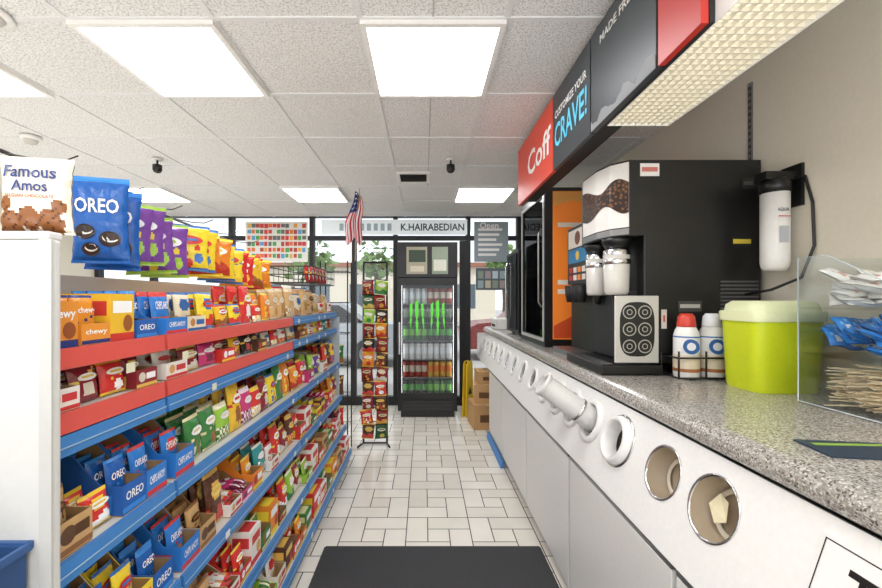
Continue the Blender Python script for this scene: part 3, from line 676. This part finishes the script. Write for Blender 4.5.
for y,r,kd in holes:
    c=hc(y)
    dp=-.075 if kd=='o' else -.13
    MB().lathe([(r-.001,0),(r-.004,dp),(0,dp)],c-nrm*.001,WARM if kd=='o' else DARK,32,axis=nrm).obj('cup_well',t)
    if kd=='o': MB().lathe([(r+.005,0),(r+.005,.003),(r,.004),(r-.003,.0)],c,CHROME,36,axis=nrm).lathe([(r-.014,dp+.01),(r-.022,dp+.016),(r-.03,dp+.01)],c,mat('d8cdb8',.4),36,axis=nrm).obj('ring',t)
    elif kd=='k': MB().lathe([(r+.02,0),(r+.02,.006),(r+.006,.014),(r-.006,.008),(r-.008,-.02)],c,WHITE,28,axis=nrm).lathe([(r-.009,-.006),(r-.014,.0),(r-.02,-.006)],c,CHROME,28,axis=nrm).obj('ring',t)
    elif kd in 'gs': MB().lathe([(r+.022,0),(r+.022,.006),(r+.012,.016),(r,.018),(r-.006,.008),(r-.008,-.03)],c,WHITE,36,axis=nrm).lathe([(r-.009,.0),(r-.014,.006),(r-.02,.0)],c,CHROME,32,axis=nrm).obj('ring',t)
    else:
        MB().lathe([(r+.016,0),(r+.018,.012),(r+.010,.03),(r-.002,.034),(r-.008,.02),(r-.01,-.03)],c,WHITE,36,axis=nrm).lathe([(r+.026,0),(r+.026,.004),(r+.016,.006)],c,CHROME,36,axis=nrm).obj('ring',t)
TUBE=mat('dcdad6',.4)
for y,L_,dv,lb in ((1.85,.29,(-.235,.04,.17),'long smooth grey-white cup tube sticking out of the sloping panel'),(2.07,.20,(-.235,.04,.17),'shorter grey-white cup tube just beyond the long one'),(2.30,.15,(-.235,.04,.17),'shortest grey-white cup tube, farthest of the three')):
    dirv=Vector(dv).normalized(); c=hc(y)-nrm*.02; r=.054
    t=thing('cup_tube',lb,'cup tube',tuple(c))
    MB().lathe([(.0,-.0),(r,0),(r,.06),(r-.002,L_-.03),(r-.004,L_),(r-.008,L_),(r-.01,.05),(0,.05)],(0,0,0),TUBE,32,axis=dirv).obj('barrel',t)
    MB().lathe([(r,L_-.012),(r+.004,L_-.01),(r+.004,L_+.006),(r-.009,L_+.006),(r-.009,L_-.002)],(0,0,0),TUBE,32,axis=dirv).obj('rim',t)
    MB().lathe([(r+.0005,.085),(r+.004,.088),(r+.004,.098),(r+.0005,.10)],(0,0,0),CHROME,32,axis=dirv).obj('clamp_ring',t)
c=hc(1.075)-nrm*.06
inst('paper_scrap',MB().add([(0,0,0),(.05,.01,.004),(.06,.05,0),(.02,.06,.012),(-.02,.03,.004)],[(0,1,2),(0,2,3),(0,3,4)],mat('eadfba',.7)).mesh('paper_scrap'),tuple(c+Vector((-.02,0,-.02))),(0,-1.2,0),'crumpled pale paper scrap lying in the nearest open cup hole','paper')
t=thing('trash_placard','white placard with black border and lettering on the sloping panel','placard',tuple(o0+u*.172+Vector((0,.635,0))+nrm*.001))
vv=lambda a,b,e:(u*b+Vector((0,-a,0))+nrm*e)
f=MB(); W,Hh=.17,.135
f.add([vv(-W,-Hh,0),vv(W,-Hh,0),vv(W,Hh,0),vv(-W,Hh,0),vv(-W,-Hh,.003),vv(W,-Hh,.003),vv(W,Hh,.003),vv(-W,Hh,.003)],[(3,2,1,0),(4,5,6,7),(0,1,5,4),(1,2,6,5),(2,3,7,6),(3,0,4,7)],WHITE); f.obj('plate',t)
f=MB()
for s in (-1,1):
    a1,a2=s*(W-.008),s*(W-.0105); f.add([vv(a1,-Hh+.008,.0036),vv(a2,-Hh+.008,.0036),vv(a2,Hh-.008,.0036),vv(a1,Hh-.008,.0036)],[(0,1,2,3)],BLACK)
    b1,b2=s*(Hh-.008),s*(Hh-.0105); f.add([vv(-W+.008,b1,.0036),vv(W-.008,b1,.0036),vv(W-.008,b2,.0036),vv(-W+.008,b2,.0036)],[(0,1,2,3)],BLACK)
f.obj('border',t)
f=MB().text('TRASH',tuple(nrm*.004+u*.06+Vector((0,-.018,0))),(0,-1,0),tuple(u),.25,BLACK,H=.075); f.obj('lettering',t)
ZT=1.12; zb=1.048; pts=[(1.6,zb),(.83,zb)]
for i in range(9):
    a=-PI/2-PI*i/8; pts.append((.835+(.036)*math.cos(a),(ZT+zb)/2+.036*math.sin(a)))
pts.append((1.6,ZT))
tag(MB().prism(pts,'y',.2,5.38,GRAN).obj('granite_worktop'),'long speckled grey granite worktop with rounded front edge','worktop')

# ------------------------------------------------------------------ coffee machine
t=thing('coffee_machine','tall black hot drink machine with coffee bean picture and two white spouts','coffee machine',(0,0,ZT))
MX=1.595; TOPZ=2.137-ZT
MB().prism([(MX,1.89),(1.04,1.89),(1.04,2.33),(MX,2.33)],'z',.06,.66,BLACK).prism([(MX,1.89),(.97,1.89),(.91,1.95),(.885,2.05),(.885,2.22),(.92,2.33),(MX,2.33)],'z',.66,TOPZ,BLACK).obj('body',t,.006)
for x in (1.1,1.55):
    for y in (1.92,2.29): MB().cyl((x,y,0.001),(x,y,.06),.018,BLK2,seg=12).obj('foot',t)
op=[(.97,1.889),(.91,1.95),(.885,2.05),(.885,2.22)]
def band(z0,z1,mt,off,name,wav=0):
    f=MB(); vs=[]; pp=[]
    for i in range(len(op)-1):
        for s in range(6):
            q=s/6; pp.append((op[i][0]*(1-q)+op[i+1][0]*q,op[i][1]*(1-q)+op[i+1][1]*q))
    pp.append(op[-1])
    for i,p in enumerate(pp): 
        zz=z1+wav*math.sin(i*.45); z00=z0-wav*math.sin(i*.45+1)
        vs+= [(p[0]-off,p[1]-off,z00),(p[0]-off,p[1]-off,zz)]
    f.add(vs,[(2*i,2*i+2,2*i+3,2*i+1) for i in range(len(pp)-1)],mt,True); return f.obj(name,t)
band(.70,TOPZ-.01,mat('e8e4de',.35),.004,'front_panel'); band(.79,.91,BEAN,.006,'bean_picture',.025)
band(.665,.695,STEEL,.004,'trim_strip')
for y,s in ((1.985,'near'),(2.20,'far')):
    x=.955
    MB().lathe([(0,.61),(.05,.61),(.068,.64),(.068,.66),(0,.66)],(x,y,0),BLACK,24).obj('spout_cap',t)
    MB().lathe([(.062,.575),(.062,.595),(.052,.61),(0,.61)],(x,y,0),CHROME,24).obj('spout_collar',t)
    f=MB().lathe([(0,.38),(.050,.38),(.057,.395),(.062,.575),(0,.575)],(x,y,0),mat('d4d0c8',.12),28).lathe([(0,.33),(.018,.33),(.024,.38)],(x,y,0),BLACK,16); f.obj('spout',t)
    MB().lathe([(.0615,.53),(.0645,.535),(.0645,.55),(.062,.555)],(x,y,0),CHROME,28).obj('spout_ring',t)
MB().box(.83,1.12,1.87,2.33,.005,.05,BLACK).obj('drip_tray',t,.006)
f=MB().box(.838,.895,1.885,2.31,.0505,.052,mat('55565a',.3,.8))
for i in range(12): f.box(.84,.893,1.90+i*.035,1.905+i*.035,.052,.055,STEEL)
f.obj('drip_grid',t)
MB().box(.98,1.04,1.95,2.33,.06,.40,BLK2).obj('splash_back',t)
SIL=mat('d2cfca',.3,.3)
MB().box(.895,1.10,1.872,1.886,.06,.375,SIL).obj('button_plate',t,.004)
f=MB(); n=28
f.add([(.9975+(.082)*math.copysign(abs(math.cos(2*PI*i/n))**.6,math.cos(2*PI*i/n)),1.8715,.218+.128*math.copysign(abs(math.sin(2*PI*i/n))**.6,math.sin(2*PI*i/n))) for i in range(n)],[tuple(range(n))],BLACK)
for i in range(2):
    for j in range(3):
        x=.9975+(-.5+i)*.072; z=.218+(j-1)*.08; f.disc((x,1.871,z),(0,-1,0),.032,mat('b8b4ac',.4),24); f.disc((x,1.8706,z),(0,-1,0),.027,BLACK,24); f.disc((x,1.8702,z),(0,-1,0),.014,mat('b8b4ac',.4),16); f.disc((x,1.8698,z),(0,-1,0),.010,BLACK,16)
f.obj('pattern',t)
f=MB()
for i in range(12): f.box(1.40,1.575,1.882,1.889,.24+i*.018,.248+i*.018,mat('5c5c60',.4))
f.obj('side_vent',t)
def stick(x0,x1,z0,z1,c,c2,nm='sticker'):
    f=MB().box(x0,x1,1.8865,1.8885,z0,z1,mat(c,.4)); f.box(x0+.008,x1-.008,1.886,1.8865,z0+(z1-z0)*.35,z0+(z1-z0)*.7,mat(c2,.4)); f.obj(nm,t)
stick(1.02,1.11,.94,1.0,'f0ece8','d0766e'); stick(1.45,1.55,.60,.66,'1c1c1c','e0c848'); stick(1.20,1.31,.30,.35,'4a4846','b8b4ac'); stick(1.12,1.145,.22,.31,'d8d4c8','c05a4a'); stick(1.50,1.56,.88,.93,'2a2a2a','55504a')
MB().tube([(1.0,1.95,TOPZ+.002),(1.15,2.05,TOPZ+.012),(1.4,2.0,TOPZ+.004),(1.55,2.1,TOPZ+.02)],.008,WHITE).obj('cable',t)

# second machine
t=thing('juice_machine','black drink dispenser with printed front panel behind the coffee machine','drink dispenser',(0,0,ZT))
MB().box(1.03,1.5,2.42,2.80,.03,.85,BLACK).obj('body',t,.008)
MB().box(1.0,1.03,2.44,2.78,.46,.84,mat('2a2c30',.35)).obj('front_panel',t)
f=MB().box(.997,1.0,2.46,2.76,.70,.82,mat('e0d8cc',.4)).box(.997,1.0,2.46,2.76,.60,.69,mat('2f7fb0',.35)); f.disc((.9965,2.6,.76),(-1,0,0),.045,mat('6a3a22',.4),24).disc((.9962,2.6,.645),(-1,0,0),.03,mat('e8c040',.4),20); f.obj('print',t)
f=MB()
for i in range(4):
    for j in range(2): f.box(.996,1.0,2.475+i*.072,2.525+i*.072,.485+j*.05,.52+j*.05,mat(['d8d4cc','e0803a','d8d4cc','c03a30'][i],.35,emis=.1))
f.obj('button_row',t)
for y in (2.50,2.60,2.70): MB().lathe([(0,.34),(.02,.34),(.032,.40),(.034,.45),(0,.45)],(.985,y,0),BLK2,16).obj('nozzle',t)
MB().box(.90,1.03,2.43,2.79,.0,.035,STEEL).obj('drip_tray',t)
# display case
t=thing('display_case','tall black framed display case with dark glass door and orange side panel','display case',(0,0,ZT))
X1,X2,YA,YZ,TP=.905,1.5,3.0,3.72,1.20
OR=mat('f2842e',.45,emis=.18)  # slight glow put into the orange to brighten the unlit panel
f=MB().box(X1,X2,YA,YZ,0,.07,BLACK).box(X1,X2,YA,YZ,TP-.06,TP,BLACK).box(X2-.02,X2,YA,YZ,.07,TP-.06,BLACK).box(X1,X2-.02,YZ-.02,YZ,.07,TP-.06,BLACK); f.obj('frame',t)
d=MB().box(X1,X1+.03,YA,YA+.045,.07,TP-.06,BLACK).box(X1,X1+.03,YZ-.065,YZ-.02,.07,TP-.06,BLACK).box(X1-.004,X1,YA+.02,YA+.045,.04,TP-.03,SIL).box(X1-.004,X1,YZ-.045,YZ-.02,.04,TP-.03,SIL).box(X1-.004,X1,YA+.045,YZ-.045,TP-.055,TP-.03,SIL).box(X1-.004,X1,YA+.045,YZ-.045,.04,.065,SIL).obj('door',t)
MB().box(X1+.008,X1+.012,YA+.045,YZ-.065,.07,TP-.06,DGLASS).obj('glass',d); MB().tube([(X1-.005,YA+.06,.3),(X1-.03,YA+.06,.34),(X1-.03,YA+.06,.86),(X1-.005,YA+.06,.9)],.007,STEEL).obj('handle',d)
MB().box(X1+.03,X2-.02,YA,YA+.015,.07,TP-.06,BLACK).obj('side_wall',t)
MB().box(X1+.06,X2-.01,YA-.006,YA-.001,.06,TP-.03,OR).obj('side_panel',t)
e=YA-.008
f=MB().prism([(X1+.065,.07),(X2-.02,.07),(X2-.02,.26),(1.25,.18),(1.1,.23),(X1+.065,.16)],'y',e,e+.001,mat('d8542a',.4)).prism([(X1+.065,1.06),(1.1,1.10),(1.3,1.06),(X2-.02,1.12),(X2-.02,TP-.035),(X1+.065,TP-.035)],'y',e,e+.001,mat('fbb45a',.4))
for zz,x1 in ((.40,1.2),(.47,1.15),(.90,1.22)): f.box(1.0,x1,e-.0005,e,zz,zz+.035,mat('fff4e4',.4))
f.obj('panel_print',t)
for z in (.35,.62,.88):
    MB().box(X1+.04,X2-.03,YA+.03,YZ-.03,z,z+.008,STEEL).obj('shelf',t)
t=thing('microwave','black box oven standing on the worktop beyond the display case','oven',(0,0,ZT))
MB().box(.93,1.45,3.95,4.5,.02,.86,BLACK).obj('body',t,.008); MB().box(.91,.93,3.97,4.35,.06,.82,mat('25282b',.1)).obj('door',t); MB().tube([(.90,4.33,.15),(.885,4.33,.2),(.885,4.33,.7),(.90,4.33,.75)],.008,CHROME).obj('handle',t)
for y in (3.98,4.46): MB().cyl((1.0,y,.001),(1.0,y,.02),.015,BLK2,seg=10).obj('foot',t)
t=thing('label_printer','small white printer at the far end of the worktop','printer',(.92,4.95,ZT))
MB().box(-.06,.25,-.18,.18,.0,.13,WHITE).obj('body',t,.012); MB().box(-.062,-.06,-.12,.12,.03,.06,BLK2).obj('slot',t)

# creamer bottles
t=thing('bottle_rack','black wire rack holding the creamer bottles','wire rack',(1.19,1.815,ZT))
f=MB()
for z in (.012,.10): f.tube([(-.075,-.065,z),(.175,-.065,z),(.175,.065,z),(-.075,.065,z),(-.075,-.065,z)],.0045,BLACK,6)
for x in (-.075,.045,.175): f.tube([(x,-.065,.01),(x,-.065,.13)],.0045,BLACK,6); f.tube([(x,.065,.01),(x,.065,.13)],.0045,BLACK,6)
f.obj('wire_frame',t)
def bottle(x,y,capc,lb):
    t=thing('creamer_bottle',lb,'bottle',(x,y,ZT+.004)); b=.052
    MB().lathe([(0,0),(b*.9,0),(b,.012),(b,.19),(b*.9,.21),(.036,.232),(0,.232)],(0,0,0),WHITE,28).obj('body',t)
    MB().lathe([(b+.001,.03),(b+.001,.105)],(0,0,0),mat('e0d2b8',.4),28).lathe([(b+.0015,.03),(b+.0015,.045)],(0,0,0),mat('a8683a',.4),28).obj('label_band',t)
    MB().disc((-.014,-b-.0035,.145),(-.22,-1,0),.032,mat('2f62a8',.4),24,ry=.034).disc((-.014,-b-.0045,.145),(-.22,-1,0),.018,mat('e8e8f0',.4),20).obj('label_mark',t)
    MB().lathe([(b+.001,.183),(b+.001,.189)],(0,0,0),mat('3a70b8',.4),28).obj('stripe',t)
    MB().lathe([(0,.29),(.024,.29),(.034,.275),(.038,.237),(.038,.230),(0,.230)],(0,0,0),mat(capc,.4),20).obj('cap',t)
bottle(1.19,1.815,'d04030','white creamer bottle with red cap, the left one in the wire rack'); bottle(1.305,1.815,'e4e6e8','white creamer bottle with white cap, the right one in the wire rack')
# lime bin
t=thing('waste_bin','lime green countertop bin with pale flat lid','bin',(1.385,1.60,ZT))
LIME=mat('cfdc22',.4); PALE=mat('e4e9bc',.4); f=MB()
def ringp(r,ry,z,n=40,e=9): 
    o=[]
    for i in range(n):
        a=2*PI*i/n; c,s=math.cos(a),math.sin(a); k=(abs(c)**e+abs(s)**e)**(-1/e); o.append((r*k*c,ry*k*s,z))
    return o
def loft(f,rs,mt,cb=True,ctp=True):
    n=len(rs[0]); vs=[p for r in rs for p in r]; f.add(vs,[(k*n+i,k*n+(i+1)%n,(k+1)*n+(i+1)%n,(k+1)*n+i) for k in range(len(rs)-1) for i in range(n)],mt,True)
    if cb: f.add(rs[0],[tuple(range(n-1,-1,-1))],mt)
    if ctp: f.add(rs[-1],[tuple(range(n))],mt)
loft(f,[ringp(.118,.088,0),ringp(.122,.092,.01),ringp(.134,.10,.275)],LIME); f.obj('body',t)
f=MB(); loft(f,[ringp(.141,.107,.272),ringp(.143,.109,.305),ringp(.139,.105,.312)],PALE); loft(f,[ringp(.134,.10,.312,e=6),ringp(.131,.092,.338,e=6),ringp(.12,.07,.352,e=5)],PALE); f.obj('lid',t)
# water filter
t=thing('water_filter','white water filter cartridge hanging from a black bracket on the right wall','water filter',(1.535,1.75,1.60))
MB().lathe([(0,0),(.036,0),(.048,.015),(.052,.04),(.052,.34),(0,.34)],(0,0,0),WHITE,28).obj('cartridge',t)
MB().lathe([(0,.342),(.056,.342),(.056,.385),(.035,.405),(0,.405)],(0,0,0),BLACK,24).obj('head',t)
MB().box(-.065,.083,-.03,.03,.395,.43,BLACK).box(.07,.083,-.05,.05,.28,.46,BLACK).obj('bracket',t)
f=MB(); f.text('AQUA',(-.010,-.0535,.26),(1,0,0),(0,0,1),.05,mat('33383c',.4),H=.016); f.box(-.025,.015,-.0535,-.0525,.12,.19,mat('b8bcc0',.4)); f.box(-.03,.02,-.0538,-.0525,.23,.234,mat('c03a30',.4)); f.obj('print',t)
MB().tube([(.05,-.0,.41),(.075,-.06,.40),(.078,-.09,.28),(.075,-.10,.1),(.06,-.06,-.03),(.0,.02,-.08),(-.05,.1,-.1)],.006,BLACK).obj('hose',t)
# condiment organiser
OX,OY=1.45,1.24; hw=.15
t=thing('condiment_organiser','clear acrylic organiser full of packets and stir sticks on the worktop','organiser',(OX,OY,ZT))
f=MB(); sp=[(-.16,.006),(.15,.006),(.15,.50),(.05,.50),(-.16,.38)]
f.box(-hw,hw,-.16,.15,0,.006,ACRYL); f.prism(sp,'x',-hw,-hw+.004,ACRYL); f.prism(sp,'x',hw-.004,hw,ACRYL)
f.box(-hw+.004,hw-.004,.146,.15,.006,.50,ACRYL); f.box(-hw+.004,hw-.004,-.16,-.156,.006,.10,ACRYL); f.box(-hw+.004,hw-.004,-.15,.145,.17,.174,ACRYL); f.box(-hw+.004,hw-.004,-.12,.145,.325,.329,ACRYL); f.box(-hw+.004,hw-.004,-.16,-.156,.174,.23,ACRYL); f.box(-hw+.004,hw-.004,-.125,-.121,.329,.39,ACRYL)
f.obj('case',t)
f=MB()
for xs in (-hw,hw):
    f.tube([(xs,p[0],p[1]) for p in sp]+[(xs,sp[0][0],sp[0][1])],.0026,ACEDGE,5)
for (y,z) in ((-.158,.10),(-.158,.232),(-.158,.172),(-.12,.327),(-.123,.39)): f.tube([(-hw,y,z),(hw,y,z)],.0024,ACEDGE,5)
f.obj('edge',t)
rr=random.Random(3)
wd=MB().box(-.004,.004,-.11,.11,0,.0025,mat('efd8b2',.6)).mesh('stir_stick')
for i in range(130): inst('stir_stick',wd,(OX+rr.uniform(-.03,.03),OY+rr.uniform(-.10,.07),ZT+.010+i*.0009+rr.uniform(0,.014)),(rr.uniform(-.1,.1),rr.uniform(-.06,.06),1.3+rr.uniform(-.25,.25)),'wooden stir stick in the bottom tray of the clear organiser','stir stick','wooden stir sticks in the organiser')
pkb=pillow('pkb',.055,.07,.016,1,nu=6,nv=6,logo=False); pkw=pillow('pkw',.06,.07,.02,1,nu=6,nv=6,logo=False)
for i in range(60): inst('sweetener_packet',pkb if i%4 else pkw,(OX+rr.uniform(-.11,.11),OY+rr.uniform(-.12,.09),ZT+.178+rr.uniform(0,.075)),(rr.uniform(-1.6,-.6),0,rr.uniform(-.8,.8)),'blue sweetener packet heaped in the middle tray' if i%4 else 'white packet mixed among the blue sweetener packets','packet','blue packets middle tray' if i%4 else 'white packets middle tray')
for i in range(75): inst('sugar_packet',pkw,(OX+rr.uniform(-.105,.105),OY+rr.uniform(-.07,.07),ZT+.335+rr.uniform(0,.095)),(rr.uniform(-1.6,-.9),rr.uniform(-.2,.2),rr.uniform(-1,1)),'white packet heaped in the top tray of the clear organiser','packet','white packets top tray')
t=thing('counter_card','dark blue and yellow printed card lying on the worktop edge','card',(1.04,.93,ZT+.001),-.15)
MB().box(-.12,.18,-.05,.06,0,.004,mat('24364a',.35)).obj('sheet',t); MB().prism([(-.02,-.05),(.18,-.05),(.18,.03)],'z',.0041,.005,mat('e8c434',.4)).prism([(-.1,.02),(.1,.04),(.1,.05),(-.1,.035)],'z',.0041,.005,mat('8fb04a',.4)).obj('print',t)

# ------------------------------------------------------------------ hanging signs and louvre light
SX=.715; SB=2.19; ST=2.60
def sign(y0,y1,col,lb):
    t=thing('menu_sign',lb,'sign',(SX,(y0+y1)/2,SB)); w=(y1-y0)/2
    MB().box(0,.02,-w+.003,w-.003,0,ST-SB,mat(col,.4,emis=.06)).obj('board',t); return t,w
t,w=sign(2.22,3.04,'d2442f','orange red hanging menu board, the farthest of the row')
MB().text('Coff',(-.002,-.13,.20),(0,-1,0),(0,0,1),.50,WHITE,H=.16).obj('lettering',t)
t,w=sign(1.72,2.215,'33393c','charcoal hanging menu board with blue lettering next to the orange one')
MB().text('CUSTOMIZE YOUR',(-.002,0,.285),(0,-1,0),(0,0,1),.42,WHITE,H=.04).obj('small_lettering',t)
MB().text('CRAVE!',(-.002,0,.17),(0,-1,0),(0,0,1),.43,mat('58c8e8',.4),H=.13).obj('lettering',t)
t,w=sign(1.23,1.715,'363c3f','charcoal hanging menu board with pale torn paper edge beside the blue lettering')
MB().text('MADE FRESH',(-.002,0,.34),(0,-1,0),(0,0,1),.3,WHITE,H=.035).obj('lettering',t)
f=MB(); rr=random.Random(5); n=24
top=[(-w+.004+2*(w-.004)*i/n,.04+.016*math.sin(i*.8)+rr.uniform(-.008,.008)) for i in range(n+1)]
f.add([(-.0015,a,b) for a,b in top]+[(-.0015,a,.002) for a,_ in top],[(i,i+1,i+n+2,i+n+1) for i in range(n)],mat('8a8c8d',.6)); f.obj('torn_edge',t)
t,w=sign(1.03,1.225,'b8322a','short red hanging board cut by the top edge of the photo')
MB().box(-.002,0,-.06,.06,.25,.32,WHITE).obj('print',t)
f=MB().box(.736,.75,1.03,3.04,SB,ST,BLK2).box(.75,.85,1.66,3.04,SB+.03,SB+.05,BLK2)
for y in (1.1,1.7,2.4,3.0): f.box(.737,.749,y-.01,y+.01,ST,CZ-.007,BLK2)
tag(f.obj('sign_rail'),'black frame that carries the hanging menu boards','frame')
t=thing('louvre_light','long ceiling light with cream eggcrate louvre beside the menu boards','light fixture',(0,0,SB))
CR=mat('dcd6c4',.5,emis=.12); x0,x1,ya,yb=.755,1.0,.35,1.64
MB().box(x0,x1,ya,yb,.09,.1,mat('f6f0de',.5,emis=.8)).obj('diffuser',t)
MB().box(x0-.004,x0,ya,yb,0,.12,WHITE).box(x1,x1+.004,ya,yb,0,.12,WHITE).box(x0,x1,yb,yb+.004,0,.12,WHITE).box(x0,x1,ya-.004,ya,0,.12,WHITE).box(x0,x1,ya,yb,.12,.125,WHITE).obj('housing',t)
f=MB(); nx=9; ny=46
for i in range(1,nx): xx=x0+(x1-x0)*i/nx; f.box(xx-.0022,xx+.0022,ya,yb,.002,.014,CR)
for i in range(1,ny): yy=ya+(yb-ya)*i/ny; f.box(x0,x1,yy-.0022,yy+.0022,.002,.014,CR)
f.obj('louvre_grid',t)
MB().box(.9,.91,.5,1.6,.125,CZ-SB-.007,STEEL).obj('hanger',t)
t=thing('shelf_standard','slotted grey metal strip fixed upright on the right wall','metal strip',(XR-.008,1.98,1.95))
MB().box(0,.007,-.012,.012,0,.60,STEEL).obj('strip',t)
f=MB()
for i in range(18): f.box(-.001,0,-.006,-.002,.02+i*.032,.036+i*.032,BLK2); f.box(-.001,0,.002,.006,.02+i*.032,.036+i*.032,BLK2)
f.obj('slots',t)

# ------------------------------------------------------------------ light, world, camera
w=bpy.data.worlds.new('World'); SC.world=w; w.use_nodes=True; bg=w.node_tree.nodes['Background']
bg.inputs[0].default_value=(.95,.97,1,1); bg.inputs[1].default_value=1.6
s=bpy.data.lights.new('sun','SUN'); s.energy=2.4; s.angle=.02; so=bpy.data.objects.new('sun',s); C.objects.link(so); so.rotation_euler=(math.radians(28),math.radians(12),0)
def area(x,y,z,sx,sy,e,rot):
    a=bpy.data.lights.new('added_fill','AREA'); a.shape='RECTANGLE'; a.size=sx; a.size_y=sy; a.energy=e; o=bpy.data.objects.new('added_ceiling_fill',a); C.objects.link(o); o.location=(x,y,z); o.rotation_euler=rot
area(0,-1.2,1.2,3,2.4,68,(PI,0,0)); area(-3.0,2.6,.9,2.4,4,26,(PI,0,0))  # unseen area lights added to brighten the ceiling, no real fixtures
cam=bpy.data.cameras.new('camera'); co=bpy.data.objects.new('camera',cam); C.objects.link(co)
co.location=(0,0,HC); co.rotation_euler=(PI/2,0,0); cam.sensor_width=36; cam.lens=400/882*36; cam.shift_x=(441-424)/882; cam.shift_y=6/882; cam.clip_start=.02
SC.camera=co
